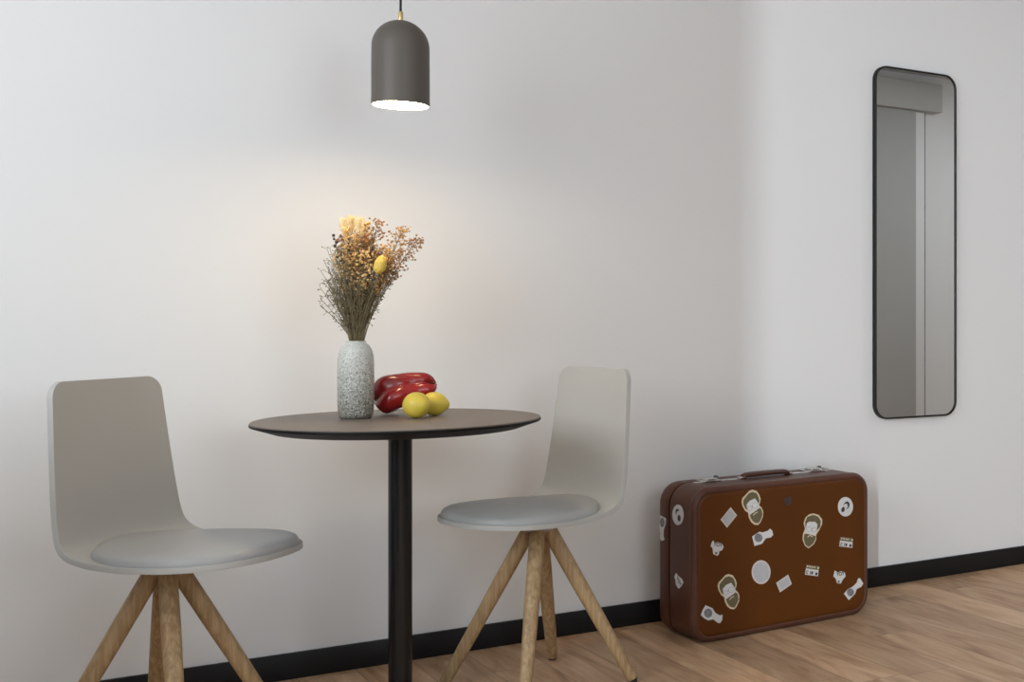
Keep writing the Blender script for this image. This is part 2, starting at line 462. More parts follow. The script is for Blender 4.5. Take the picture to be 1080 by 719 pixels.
def cushion_mesh():
    """pad on the seat: outline round at the front and bowed at the back, domed on top."""
    bm = BM(); n = 72; xf, xb, hw = .271, -.116, .190
    def outline(inset):
        pts = []
        for k in range(n):
            a = 2 * pi * k / n; c_, s_ = cos(a), sin(a)
            xm = .085; ex = (xf - xm - inset) if c_ > 0 else (xm - xb - inset); p = 2 / 2.35 if c_ > 0 else 2 / 2.6
            pts.append((xm + ex * math.copysign(abs(c_) ** p, c_), (hw - inset) * math.copysign(abs(s_) ** p, s_)))
        return pts
    def zb(x, y):
        pts = catmull(PROF, 4); z = .4505
        for a, b in zip(pts[:-1], pts[1:]):
            if b[0] <= x <= a[0]: z = a[1] + (b[1] - a[1]) * (a[0] - x) / (a[0] - b[0] + 1e-9); break
        return z + .003 * (y / .19) ** 2
    rings = []
    for inset, up in [(.010, .0005), (.004, .002), (.004, .0045), (.0005, .007), (-.0005, .014), (.0008, .0215), (.005, .0285), (.014, .0335), (.036, .0380), (.075, .0405), (.12, .0415), (.165, .042)]:
        rings.append([(x, y, zb(x, y) + up) for x, y in outline(inset)])
    R = [[bm.verts.new(p) for p in r] for r in rings]
    for a, b in zip(R[:-1], R[1:]):
        for k in range(n): bm.faces.new((a[k], a[(k + 1) % n], b[(k + 1) % n], b[k]))
    bm.faces.new(R[0]); c = bm.verts.new((.085, 0, .4495 + .042))
    for k in range(n): bm.faces.new((R[-1][k], R[-1][(k + 1) % n], c))
    return bm
RFOOT = .249
def leg_mesh(ang):
    bm = BM(); n = 16
    a = Vector((.022 * cos(ang), .022 * sin(ang), .424)); b = Vector((RFOOT * cos(ang), RFOOT * sin(ang), .010))
    ax = (b - a).normalized(); u = Vector((-sin(ang), cos(ang), 0)); v = ax.cross(u)
    rings = []
    for f, r in ((0, .0200), (.3, .0198), (.6, .0180), (.85, .0160), (.985, .0148), (1, .0130)):
        p = a + (b - a) * f; ring = []
        for k in range(n):
            t_ = 2 * pi * k / n
            m_ = (abs(cos(t_)) ** 2.6 + abs(sin(t_)) ** 2.6) ** (-1 / 2.6)
            ring.append(p + (u * cos(t_) + v * sin(t_)) * r * m_)
        rings.append(ring)
    add_loft(bm, rings); return bm
def glide_mesh(ang):
    bm = BM(); c = Vector((RFOOT * cos(ang), RFOOT * sin(ang), 0)) 
    add_lathe(bm, [(0, 0), (.010, 0), (.011, .003), (.011, .0125), (0, .0125)], 16, (c.x, c.y)); return bm

def make_chair(label, loc, yaw, base, back=0.0):
    t = thing('dining_chair', label, 'chair', (loc[0], loc[1], 0), 0, 'pair of grey shell chairs at the bistro table')
    sh = obj('shell', shell_mesh(), M_['shell'], t, angle=60); sh.rotation_euler.z = yaw; sh.location = (-back * cos(yaw), -back * sin(yaw), 0)
    so = sh.modifiers.new('thickness', 'SOLIDIFY'); so.thickness = .012; so.offset = -1
    bv = sh.modifiers.new('edge', 'BEVEL'); bv.width = .0035; bv.segments = 3; bv.limit_method = 'ANGLE'; bv.angle_limit = radians(50)
    cu = obj('seat_cushion', cushion_mesh(), M_['cushion'], t, angle=70); cu.rotation_euler.z = yaw; cu.location = sh.location
    # piping round the lower edge of the pad
    bm = BM(); add_lathe(bm, [(0, .443), (.062, .443), (.060, .436), (.046, .422), (.036, .414), (0, .414)], 40)
    h = obj('swivel_hub', bm, M_['hub'], t); h.rotation_euler.z = yaw
    bm = BM(); add_box(bm, (-.10, -.052, .4345), (.10, .052, .4425), .003, 2)
    pl = obj('mounting_plate', bm, M_['steel'], t); pl.rotation_euler.z = yaw
    for k in range(4):
        ang = base + pi / 2 * k
        lg = obj('leg', leg_mesh(ang), M_['oak'], t)
        gl = obj('glide', glide_mesh(ang), M_['rubber'], lg); gl['label'] = 'black rubber foot glide'
    return t
make_chair('grey shell chair left of the table, beside the left edge of the picture', (.344, -.490), CH_L, 0.0, -.007)
make_chair('grey shell chair on the right of the table, between the table and the brown suitcase', (1.229, -.452), CH_R, 1.05, .021)

# ------------------------------------------------------------------ pendant
PX, PY = .861, -.474
t = thing('pendant_lamp', 'lit taupe dome-shaped pendant lamp hanging above the bistro table', 'lamp', (PX, PY, 1.515))
RS, HS = .0694, .2125
outer = [(RS, 0)] + [(RS - .0005, z) for z in (.03, .09)] + [(RS - .001, HS - RS + .001)]
for k in range(1, 15):
    a = radians(90 * k / 14 * .80); outer.append((.0684 * cos(a), HS - .0684 + .0684 * sin(a)))
r_end = outer[-1][0]
outer += [(r_end * .6, HS - .0684 + .0684 * sin(radians(72)) + .001), (0, HS - .0684 + .0684 * sin(radians(72)) + .0012)]
ztop = outer[-1][1]
bm = BM(); add_lathe(bm, [(RS - .0022, 0)] + outer, 64)
sh = obj('lamp_shade', bm, M_['shade'], t, angle=50)
inner = [(RS - .0022, 0)] + [(max(r - .0035, 0), z - .003) for r, z in outer[1:]]
bm = BM(); add_lathe(bm, inner, 64); ln = obj('shade_lining', bm, M_['shade_in'], sh); ln['label'] = 'white inside of the shade'
bm = BM(); add_lathe(bm, [(0, ztop - .001), (.0085, ztop - .001), (.0085, ztop + .003), (.0062, ztop + .0045), (.0062, ztop + .022), (.0045, ztop + .0245), (0, ztop + .0245)], 24)
obj('brass_fitting', bm, M_['brass'], t)
bm = BM(); add_tube(bm, [(0, 0, ztop + .022), (.0006, 0, ztop + .3), (0, 0, CEIL - 1.515 - .02)], .0029, 10); obj('cord', bm, M_['cord'], t)
bm = BM(); add_lathe(bm, [(0, CEIL - 1.515 - .03), (.045, CEIL - 1.515 - .03), (.05, CEIL - 1.515 - .025), (.05, CEIL - 1.515), (0, CEIL - 1.515)], 40); obj('ceiling_rose', bm, M_['black'], t)
bm = BM(); add_lathe(bm, [(0, .012), (.0655, .012), (.0655, .016), (0, .016)], 48); df = obj('diffuser', bm, M_['bulb'], t, angle=30); df['label'] = 'glowing warm white diffuser'
M_['bulb'].node_tree.nodes['Emission'].inputs['Strength'].default_value = E_BULB

# ------------------------------------------------------------------- mirror
MU0, MU1, MZ0, MZ1 = 2.675, 3.062, .6130, 1.9125
mc = ((MU0 + MU1) / 2, 0, (MZ0 + MZ1) / 2); hw, hh = (MU1 - MU0) / 2, (MZ1 - MZ0) / 2
t = thing('wall_mirror', 'tall narrow wall mirror with rounded corners and thin black frame', 'mirror', mc)
bm = BM(); rr = .055
def ring(y, i): return [(x, y, z) for x, z in rrect(hw, -hh, hh, rr, i)]
R = [[bm.verts.new(p) for p in ring(y, i)] for y, i in ((-.001, 0), (-.0195, 0), (-.021, .0012), (-.021, .0048), (-.0195, .006), (-.001, .006))]
n = len(R[0])
for a, b in zip(R, R[1:] + R[:1]):
    for k in range(n): bm.faces.new((a[k], a[(k + 1) % n], b[(k + 1) % n], b[k]))
obj('mirror_frame', bm, M_['black'], t, angle=30)
bm = BM(); add_loft(bm, [ring(-.003, .0055), ring(-.016, .0055)]); obj('mirror_glass', bm, M_['mirror'], t, smooth=False)

# ----------------------------------------------------------------- suitcase
SW, SH, SD = .684, .472, .214
FL = Vector((1.750, -.348, 0)); dv = Vector((.9986, .0531, 0)); nv = Vector((-.0531, .9986, 0))
org = FL + dv * SW / 2 + nv * SD / 2
t = thing('suitcase', 'vintage brown hard-shell suitcase covered in stickers standing on the floor by the wall', 'suitcase', org, math.atan2(dv.y, dv.x))
def sring(y, i, r=.066): return [(x, y, z) for x, z in rrect(SW / 2, 0.0, SH, r, i, 12)]
F0 = -SD / 2; SEAM = F0 + .146
def shell_half(rows, mat, name, bulge=None):
    bm = BM()
    R = [[bm.verts.new(p) for p in sring(y, i)] for y, i in rows]
    n = len(R[0])
    for a, b in zip(R[:-1], R[1:]):
        for k in range(n): bm.faces.new((a[k], a[(k + 1) % n], b[(k + 1) % n], b[k]))
    bm.faces.new(R[-1])
    return obj(name, bm, mat, t, angle=35)
body = shell_half([(SEAM - .004, .008), (SEAM - .004, .0035), (SEAM - .006, .002), (SEAM - .02, .001), (F0 + .024, .0015)], M_['leather_side'], 'front_shell')
bm = BM()
rows = [(F0 + .024, .0015), (F0 + .021, .0002), (F0 + .015, 0), (F0 + .009, .0015), (F0 + .004, .0055), (F0 + .0015, .011), (F0 + .001, .015), (F0 + .0022, .0185), (F0 + .004, .020)]
R = [[bm.verts.new(p) for p in sring(y, i)] for y, i in rows]; n = len(R[0])
for a, b in zip(R[:-1], R[1:]):
    for k in range(n): bm.faces.new((a[k], a[(k + 1) % n], b[(k + 1) % n], b[k]))
obj('edge_beading', bm, M_['bead'], t, angle=60)
bm = BM()
R = [[bm.verts.new(p) for p in sring(y, i)] for y, i in ((F0 + .006, .0185), (F0 + .0035, .0185), (F0 + .0014, .022), (F0 + .0003, .030), (F0, .045))]
for a, b in zip(R[:-1], R[1:]):
    for k in range(n): bm.faces.new((a[k], a[(k + 1) % n], b[(k + 1) % n], b[k]))
bm.faces.new(R[-1])
obj('front_panel', bm, M_['leather'], t, angle=50)
back = shell_half([(SEAM + .004, .008), (SEAM + .004, .0035), (SEAM + .006, .002), (SEAM + .02, .0005), (-F0 - .022, 0), (-F0 - .010, .003), (-F0 - .003, .010), (-F0, .022)], M_['leather_side'], 'back_shell')
bm = BM(); add_loft(bm, [sring(SEAM - .006, .0075), sring(SEAM + .006, .0075)]); obj('seam_gap', bm, M_['gap'], t)
# pale metal strips and fittings along the top, either side of the handle
for x0, x1 in ((-.262, -.085), (.085, .262)):
    bm = BM(); add_box(bm, (x0, SEAM - .034, SH - .0032), (x1, SEAM - .0065, SH + .0004), .0008, 2); obj('metal_strip', bm, M_['chrome'], t)
for cx in (-.205, .205):
    bm = BM(); add_box(bm, (cx - .032, SEAM - .040, SH), (cx + .032, SEAM + .018, SH + .0035), .0012, 2); la = obj('latch', bm, M_['chrome'], t)
    bm = BM(); add_box(bm, (cx - .020, SEAM - .036, SH + .0035), (cx + .020, SEAM + .010, SH + .0105), .003, 3); obj('latch_lever', bm, M_['chrome'], la)
    bm = BM(); add_lathe(bm, [(0, SH + .003), (.0075, SH + .003), (.0075, SH + .0125), (.005, SH + .0145), (0, SH + .0145)], 20, (cx + .027, SEAM - .012)); obj('latch_button', bm, M_['steel'], la)
hd = bpy.data.objects.new('carry_handle', None)
bm = BM(); prof = []
path = [(-.088, SH + .004), (-.080, SH + .0085), (-.062, SH + .0105), (0, SH + .0115), (.062, SH + .0105), (.080, SH + .0085), (.088, SH + .004)]
rings = []
for x, z in catmull(path, 5):
    w_ = .015 + .005 * (1 - (x / .09) ** 2); h_ = .0075
    rings.append([(x, SEAM - .030 + w_ * cos(2 * pi * k / 14), z + h_ * math.copysign(abs(sin(2 * pi * k / 14)) ** .7, sin(2 * pi * k / 14))) for k in range(14)])
add_loft(bm, rings); bpy.data.objects.remove(hd)
hd = obj('carry_handle', bm, M_['handle'], t)
for cx in (-.092, .092):
    bm = BM(); add_box(bm, (cx - .010, SEAM - .042, SH - .0005), (cx + .010, SEAM - .018, SH + .006), .002, 2); obj('handle_bracket', bm, M_['chrome'], hd)
ch = obj  # small chip in the lower left corner of the panel
STK = {
    'f1_outline': [(-128.8,452.0),(-112.8,446.5),(-102.8,433.3),(-97.9,420.5),(-100.4,408.4),(-104.1,402.5),(-92.9,391.2),(-87.9,380.4),(-89.2,364.0),(-99.1,346.5),(-107.8,340.2),(-121.4,342.6),(-133.7,352.1),(-142.3,367.3),(-144.7,381.9),(-155.7,389.1),(-165.5,404.3),(-169.1,418.9),(-165.5,429.7),(-152.1,439.7),(-141.1,449.0)],
    'f1_hair': [(-127.6,445.3),(-112.8,439.3),(-106.1,427.4),(-102.8,416.8),(-104.8,406.7),(-112.0,415.2),(-118.9,424.5),(-138.6,419.1),(-151.4,408.6),(-148.4,392.0),(-154.5,394.6),(-162.3,410.1),(-162.3,422.3),(-154.5,430.8),(-141.1,442.8)],
    'f1_face': [(-118.9,424.0),(-112.0,414.8),(-104.8,404.7),(-102.8,394.2),(-114.0,387.0),(-123.9,381.9),(-138.6,375.1),(-143.5,381.7),(-146.0,390.1),(-150.9,407.0),(-138.6,418.7)],
    'f1_beard': [(-102.8,393.2),(-94.1,386.8),(-91.2,370.4),(-96.1,358.5),(-105.3,346.1),(-116.5,347.1),(-126.3,353.0),(-134.9,364.5),(-138.1,374.7),(-123.9,381.4),(-114.0,386.2)],
    'f1_moustache': [(-127.6,372.4),(-120.9,379.1),(-109.5,382.5),(-108.5,379.5),(-117.7,376.7),(-124.4,370.8)],
    'f1_glasses': [(-147.9,394.8),(-130.8,402.2),(-107.8,409.9),(-107.3,408.2),(-129.3,400.4),(-147.0,392.7)],
    'f3_outline': [(-216.7,201.5),(-201.1,195.4),(-191.5,182.0),(-186.7,169.2),(-189.1,157.3),(-192.7,151.7),(-181.8,140.1),(-177.0,129.3),(-178.2,113.2),(-187.9,96.3),(-196.3,90.4),(-209.5,93.4),(-221.5,103.2),(-229.8,118.5),(-232.2,133.0),(-242.9,140.5),(-252.3,155.9),(-255.9,170.4),(-252.3,181.0),(-239.3,190.3),(-228.6,199.0)],
    'f3_hair': [(-215.5,194.8),(-201.1,188.3),(-194.6,176.3),(-191.5,165.8),(-193.4,155.9),(-200.4,164.5),(-207.1,173.9),(-226.2,169.4),(-238.6,159.6),(-235.8,143.1),(-241.7,146.0),(-249.3,161.5),(-249.3,173.5),(-241.7,181.6),(-228.6,192.9)],
    'f3_face': [(-207.1,173.5),(-200.4,164.1),(-193.4,153.9),(-191.5,143.5),(-202.3,136.9),(-211.9,132.1),(-226.2,126.1),(-231.0,132.8),(-233.4,141.2),(-238.1,158.0),(-226.2,169.0)],
    'f3_beard': [(-191.5,142.4),(-183.0,135.8),(-180.1,119.5),(-185.0,108.0),(-193.9,96.2),(-204.7,97.5),(-214.3,103.8),(-222.7,115.5),(-225.8,125.6),(-211.9,131.7),(-202.3,136.0)],
    'f3_moustache': [(-215.5,122.9),(-209.0,129.3),(-198.0,132.2),(-197.0,129.2),(-205.9,126.8),(-212.4,121.3)],
    'f3_mouth': [(-216.7,124.7),(-209.0,132.1),(-195.1,135.8),(-194.6,134.2),(-205.9,130.9),(-213.8,123.5)],
    'f3_glasses': [(-235.3,145.9),(-218.6,152.5),(-196.3,159.1),(-195.8,157.4),(-217.2,150.6),(-234.3,143.7)],
    'f2_outline': [(107.0,355.1),(128.6,348.4),(143.0,332.3),(143.0,316.9),(131.0,298.9),(119.0,284.9),(119.0,269.5),(109.4,255.3),(88.0,244.4),(73.8,255.5),(64.3,275.6),(66.7,294.4),(73.8,308.9),(69.0,328.4),(76.1,344.8),(90.4,353.7)],
    'f2_hair': [(107.0,350.5),(127.1,342.4),(137.3,327.1),(134.4,308.2),(122.3,299.1),(123.8,318.9),(114.2,327.6),(90.4,330.8),(80.9,325.3),(76.6,310.5),(73.8,329.8),(83.2,346.0)],
    'f2_face': [(83.2,328.5),(114.2,326.8),(122.8,317.1),(121.4,299.2),(116.6,283.2),(95.1,289.8),(76.1,295.3),(72.8,303.3),(79.0,319.7)],
    'f2_beard': [(70.9,292.0),(78.5,293.1),(95.1,287.5),(116.6,280.9),(115.6,270.7),(106.1,257.6),(88.0,248.2),(75.7,258.4),(68.6,275.9)],
    'f2_moustache': [(82.3,282.0),(92.7,287.7),(105.6,280.6),(104.2,278.1),(93.7,284.2),(84.2,279.5)],
    'f2_glasses': [(78.5,312.9),(101.3,307.5),(121.4,304.6),(121.4,302.3),(100.3,305.3),(78.0,310.7)],
    'c1': [(-60.1,187.1),(-61.1,178.8),(-63.7,171.2),(-68.0,164.7),(-73.7,159.5),(-80.6,156.0),(-88.1,154.2),(-96.1,154.4),(-104.1,156.4),(-111.6,160.1),(-118.3,165.5),(-124.0,172.1),(-128.2,179.7),(-130.8,187.9),(-131.7,196.2),(-130.8,204.4),(-128.2,211.9),(-124.0,218.4),(-118.3,223.6),(-111.6,227.2),(-104.1,229.0),(-96.1,229.0),(-88.1,227.1),(-80.6,223.4),(-73.7,218.1),(-68.0,211.4),(-63.7,203.8),(-61.1,195.5)],
    'c1i': [(-65.9,187.8),(-66.7,180.7),(-68.9,174.2),(-72.5,168.6),(-77.3,164.2),(-83.1,161.1),(-89.4,159.6),(-96.1,159.7),(-102.8,161.4),(-109.1,164.6),(-114.8,169.1),(-119.5,174.8),(-123.1,181.3),(-125.3,188.3),(-126.0,195.5),(-125.3,202.5),(-123.1,208.9),(-119.5,214.5),(-114.8,219.0),(-109.1,222.1),(-102.8,223.7),(-96.1,223.7),(-89.4,222.0),(-83.1,218.9),(-77.3,214.3),(-72.5,208.7),(-68.9,202.1),(-66.7,195.0)],
    'd1': [(-208.9,405.4),(-185.4,378.1),(-222.1,344.1),(-245.2,370.6)],
    'd2': [(7.4,170.8),(22.2,138.7),(-23.9,118.6),(-38.6,150.6)],
    'w1': [(-129.8,306.6),(-103.1,318.4),(-89.7,315.1),(-69.4,318.5),(-62.6,324.1),(-53.6,316.8),(-50.4,303.4),(-58.1,296.1),(-78.4,295.3),(-91.9,280.1),(-120.9,276.1)],
    'w1i': [(-90.9,298.6),(-92.0,293.5),(-95.4,289.4),(-100.4,287.0),(-106.2,286.7),(-112.1,288.4),(-117.0,291.9),(-120.4,296.6),(-121.5,302.0),(-120.4,307.0),(-117.0,311.1),(-112.1,313.5),(-106.2,313.9),(-100.4,312.2),(-95.4,308.7),(-92.0,303.9)],
    'w2': [(-298.7,118.1),(-274.4,105.4),(-263.7,89.5),(-248.3,79.4),(-238.2,80.5),(-239.1,65.0),(-246.8,55.7),(-256.0,58.4),(-271.3,71.2),(-289.6,70.6),(-304.7,80.1),(-315.3,90.8),(-307.7,106.4)],
    'w2i': [(-275.1,90.7),(-276.2,85.6),(-279.4,81.6),(-284.1,79.3),(-289.6,79.1),(-295.1,81.0),(-299.8,84.7),(-302.9,89.6),(-304.0,95.0),(-302.9,100.1),(-299.8,104.1),(-295.1,106.4),(-289.6,106.6),(-284.1,104.8),(-279.4,101.1),(-276.2,96.2)],
    'w3': [(300.4,121.5),(315.3,101.1),(307.1,91.7),(286.9,86.5),(280.1,71.7),(253.4,54.5),(233.4,78.2),(250.0,91.6),(270.1,96.7),(286.9,107.5),(292.3,119.9)],
    'w3i': [(274.9,77.7),(273.7,72.8),(270.5,69.0),(265.7,66.8),(260.0,66.6),(254.4,68.4),(249.6,71.9),(246.4,76.6),(245.3,81.8),(246.4,86.7),(249.6,90.5),(254.4,92.7),(260.0,92.9),(265.7,91.1),(270.5,87.6),(273.7,82.9)],
    'j1': [(-272.6,311.0),(-265.5,303.2),(-253.7,302.9),(-239.5,297.2),(-234.3,286.6),(-239.5,277.1),(-250.9,274.5),(-250.2,268.4),(-256.1,262.0),(-271.4,268.9),(-273.7,287.1),(-280.8,294.0),(-277.3,303.5)],
    'j2': [(195.2,160.2),(207.0,151.9),(220.2,154.4),(236.7,148.1),(240.1,134.6),(228.1,125.8),(220.2,113.8),(203.8,117.1),(199.2,132.2),(189.3,141.3)],
    'l1': [(80.9,193.7),(130.0,181.8),(126.2,149.7),(73.8,162.2)],
    'l2': [(218.9,267.3),(270.1,256.4),(268.1,225.2),(213.6,236.7)],
    'e1': [(271.4,361.0),(270.6,353.9),(268.3,347.3),(264.4,341.5),(259.4,336.9),(253.3,333.7),(246.6,332.0),(239.5,331.9),(232.4,333.4),(225.7,336.4),(219.7,340.9),(214.7,346.4),(211.0,352.9),(208.6,359.9),(207.8,367.1),(208.6,374.1),(211.0,380.7),(214.7,386.4),(219.7,391.0),(225.7,394.3),(232.4,396.0),(239.5,396.2),(246.6,394.8),(253.3,391.8),(259.4,387.4),(264.4,381.8),(268.3,375.3),(270.6,368.3)],
    'e2': [(-51.9,388.1),(-51.0,381.1),(-48.5,374.2),(-44.5,367.8),(-39.2,362.2),(-32.8,357.6),(-25.7,354.4),(-18.1,352.6),(-10.6,352.4),(-3.4,353.8),(3.1,356.7),(8.5,360.9),(12.6,366.4),(15.2,372.7),(16.0,379.6),(15.2,386.7),(12.6,393.7),(8.5,400.2),(3.1,405.8),(-3.4,410.3),(-10.6,413.5),(-18.1,415.2),(-25.7,415.3),(-32.8,413.9),(-39.2,410.9),(-44.5,406.6),(-48.5,401.2),(-51.0,394.9)],
    'w4': [(90.4,369.5),(55.3,363.7),(57.7,344.9),(68.3,327.2),(69.9,306.5),(63.4,297.1),(78.1,289.7),(92.8,295.0),(90.4,311.8),(96.1,331.7),(94.5,348.4)],
    'w4i': [(62.3,350.5),(64.2,342.9),(69.4,336.8),(76.4,333.9),(83.5,334.9),(88.7,339.6),(90.6,346.8),(88.7,354.4),(83.5,360.5),(76.4,363.4),(69.4,362.3),(64.2,357.6)],
    'j3': [(-6.3,204.9),(-18.1,198.0),(-41.6,191.8),(-50.9,183.4),(-37.7,169.1),(-22.1,158.4),(-6.3,167.8),(-2.4,183.3),(4.0,190.3)],
    'mark': [(23.8,403.3),(21.6,396.0),(15.5,391.0),(7.2,389.8),(-1.2,392.6),(-7.2,398.7),(-9.4,406.4),(-7.2,413.7),(-1.2,418.6),(7.2,419.9),(15.5,417.1),(21.6,411.1)],
}
def plate(key, side, lift, th=.0005, key_pts=None):
    """a sticker layer: thin prism on the front panel or on the left end of the case."""
    pts = key_pts if key_pts is not None else STK[key]
    bm = BM()
    if side:
        x0 = -SW / 2 + .0006 - lift
        a = [(x0, p[0] / 1000, p[1] / 1000) for p in pts]; b = [(x0 - th, p[0] / 1000, p[1] / 1000) for p in pts]
    else:
        y0 = F0 - lift
        a = [(p[0] / 1000, y0, p[1] / 1000) for p in pts]; b = [(p[0] / 1000, y0 - th, p[1] / 1000) for p in pts]
    add_loft(bm, [a, b]); return bm
def sticker(name, key, m, label, side=False):
    o = obj(name, plate(key, side, .0001), m, t, smooth=False); o['label'] = label; return o
def layer(name, key, m, par, side=False, lift=.0007, pts=None, th=.0003):
    return obj(name, plate(key, side, lift, th, pts), m, par, smooth=False)
for f, lab in (('f1', 'bearded face sticker under the handle'), ('f2', 'bearded face sticker right of the middle'), ('f3', 'bearded face sticker low on the left')):
    s = sticker('face_sticker', f + '_outline', M_['stk_cream'], lab)
    layer('hair', f + '_hair', M_['stk_olive'], s)
    layer('face', f + '_face', M_['stk_white'], s)
    layer('beard', f + '_beard', M_['stk_olive'], s)
    P = STK[f + '_glasses']; g0 = ((P[0][0] + P[5][0]) / 2, (P[0][1] + P[5][1]) / 2); g1 = ((P[2][0] + P[3][0]) / 2, (P[2][1] + P[3][1]) / 2)
    gm = ((P[1][0] + P[4][0]) / 2, (P[1][1] + P[4][1]) / 2); gb = BM()
    for e_ in (g0, g1):
        c_ = ((e_[0] + gm[0]) / 2, (e_[1] + gm[1]) / 2 - 3); ra = math.dist(e_, gm) * .46
        ring_ = [Vector(((c_[0] + ra * cos(a)) / 1000, F0 - .0011, (c_[1] + ra * .8 * sin(a)) / 1000)) for a in [2 * pi * k / 16 for k in range(17)]]
        add_tube(gb, ring_, .00055, 5, False)
    add_tube(gb, [((gm[0] - 2.2) / 1000, F0 - .0011, gm[1] / 1000 - .002), ((gm[0] + 2.2) / 1000, F0 - .0011, gm[1] / 1000 - .001)], .0011, 5)
    obj('glasses', gb, M_['stk_print'], s)
    layer('moustache', f + '_moustache', M_['stk_cream'], s, lift=.0011)
    if f == 'f3': layer('mouth', 'f3_mouth', M_['stk_dark'], s, lift=.0011)
def scaled(key, k):
    P = STK[key]; cx = sum(p[0] for p in P) / len(P); cz = sum(p[1] for p in P) / len(P)
    return [(cx + (p[0] - cx) * k, cz + (p[1] - cz) * k) for p in P]
s = sticker('round_sticker', 'c1', M_['stk_pink'], 'plain round grey sticker with a pale rim'); layer('printed_disc', 'c1i', M_['stk_grey'], s)
for k, lab in (('d1', 'grey diamond-shaped card sticker at the upper left'), ('d2', 'grey slanted card sticker below the middle')):
    s = sticker('card_sticker', k, M_['stk_pink'], lab); layer('printed_area', k, M_['stk_grey'], s, pts=scaled(k, .80))
for k, lab, sd in (('w1', 'hand-shaped white sticker in the middle', False), ('w2', 'hand-shaped white sticker in the lower left corner', False),
                   ('w3', 'hand-shaped white sticker in the lower right corner', False), ('w4', 'hand-shaped white sticker on the left end', True)):
    s = sticker('hand_sticker', k, M_['stk_white'], lab, sd); layer('printed_dial', k + 'i', M_['stk_mid'], s, sd)
def text_mesh(body, size):
    cu = bpy.data.curves.new('t', 'FONT'); cu.body = body; cu.size = size; cu.align_x = 'CENTER'; cu.align_y = 'CENTER'; cu.extrude = .0002; cu.offset = .0004
    o = bpy.data.objects.new('t', cu); C.objects.link(o); bpy.context.view_layer.update()
    me = bpy.data.meshes.new_from_object(o.evaluated_get(bpy.context.evaluated_depsgraph_get()))
    bpy.data.objects.remove(o); bpy.data.curves.remove(cu); return me
def lettering(name, body, size, cx, cz, rot, m, par, side=False, sx=1.0):
    me = text_mesh(body, size); bm = BM(); bm.from_mesh(me); bpy.data.meshes.remove(me)
    for v in bm.verts:
        x, z, d_ = v.co.x * sx, v.co.y, v.co.z
        x, z = x * cos(rot) - z * sin(rot), x * sin(rot) + z * cos(rot)
        if side: v.co = (-SW / 2 + .0006 - .0009 - d_, cx - x, cz + z)
        else: v.co = (cx + x, F0 - .0009 - d_, cz + z)
    return obj(name, bm, m, par, smooth=False)
def cen(key):
    P = STK[key]; return (min(p[0] for p in P) + max(p[0] for p in P)) / 2000, (min(p[1] for p in P) + max(p[1] for p in P)) / 2000
for k, lab, sd, rot in (('j1', 'small lettered sticker at the left', False, -.22), ('j2', 'small lettered sticker at the right', False, -.05), ('j3', 'small lettered sticker on the left end', True, -.7)):
    s = sticker('lettered_sticker', k, M_['stk_white'], lab, sd); cx, cz = cen(k)
    lettering('lettering', 'YOY', .0165, cx + (.003 if not sd else 0), cz + (.0085 if not sd else 0), rot, M_['stk_dark'], s, sd, .95)
    if not sd: lettering('small_lettering', 'M', .010, cx - .004, cz - .016, rot, M_['stk_dark'], s, sd)
for k, lab in (('l1', 'label sticker with olive header near the middle'), ('l2', 'label sticker with olive header at the right')):
    s = sticker('label_sticker', k, M_['stk_white'], lab); P = STK[k]
    q = lambda a, b, f: (a[0] + (b[0] - a[0]) * f, a[1] + (b[1] - a[1]) * f)
    layer('header_band', k, M_['stk_olive'], s, pts=[P[0], P[1], q(P[1], P[2], .38), q(P[0], P[3], .38)])
    cx, cz = cen(k); rot = math.atan2(P[1][1] - P[0][1], P[1][0] - P[0][0])
    def bars(name, spots, m):
        bb = BM()
        for x0, z0, w_, h_ in spots:
            add_box(bb, (x0 - w_ / 2, F0 - .0013, z0 - h_ / 2), (x0 + w_ / 2, F0 - .0008, z0 + h_ / 2), rot=None)
        for v in bb.verts:
            dx, dz = v.co.x - cx, v.co.z - cz; v.co.x = cx + dx * cos(rot) - dz * sin(rot); v.co.z = cz + dx * sin(rot) + dz * cos(rot)
        obj(name, bb, m, s, smooth=False)
    bars('header_print', [(cx - .022 + .0062 * q_, cz + .0108 + (.0006 if q_ % 2 else 0), .0036, .0055) for q_ in range(6)] + [(cx + .023, cz + .0108, .007, .007)], M_['stk_cream'])
    bars('small_print', [(cx - .021, cz - .0075, .0022, .011), (cx - .0165, cz - .0035, .007, .0022), (cx - .0165, cz - .0115, .007, .0022), (cx - .005, cz - .0075, .0026, .011), (cx + .002, cz - .0075, .007, .009), (cx + .020, cz - .0085, .0085, .0085)], M_['stk_dark'])
for k, lab, sd in (('e1', 'round white sticker with a small bearded head at the right', False), ('e2', 'round white sticker on the left end', True)):
    s = sticker('round_sticker', k, M_['stk_white'], lab, sd)
    cx, cz = cen(k); cx *= 1000; cz *= 1000
    def blob(dx, dz, a, b, r): return [(cx + dx + a * cos(q) * cos(r) - b * sin(q) * sin(r), cz + dz + a * cos(q) * sin(r) + b * sin(q) * cos(r)) for q in [2 * pi * i / 14 for i in range(14)]]
    if sd:
        layer('hair', k, M_['stk_dark'], s, sd, pts=blob(4, 9, 12, 9, -.5)); layer('face', k, M_['stk_white'], s, sd, lift=.0011, pts=blob(-2, 4, 10, 8, -.5)); layer('beard', k, M_['stk_dark'], s, sd, lift=.0014, pts=blob(-8, -9, 9, 10, .3))
    else:
        layer('hair', k, M_['stk_dark'], s, pts=blob(4, 4, 12, 14, -.7)); layer('face', k, M_['stk_white'], s, lift=.0011, pts=blob(-1, 0, 8.5, 11, -.7)); layer('beard', k, M_['stk_dark'], s, lift=.0014, pts=blob(-11, -8, 7, 9, -.3))
s = obj('worn_mark', plate('mark', False, .0001, .0002), M_['stk_mark'], t, smooth=False); s['label'] = 'faint dark worn mark'

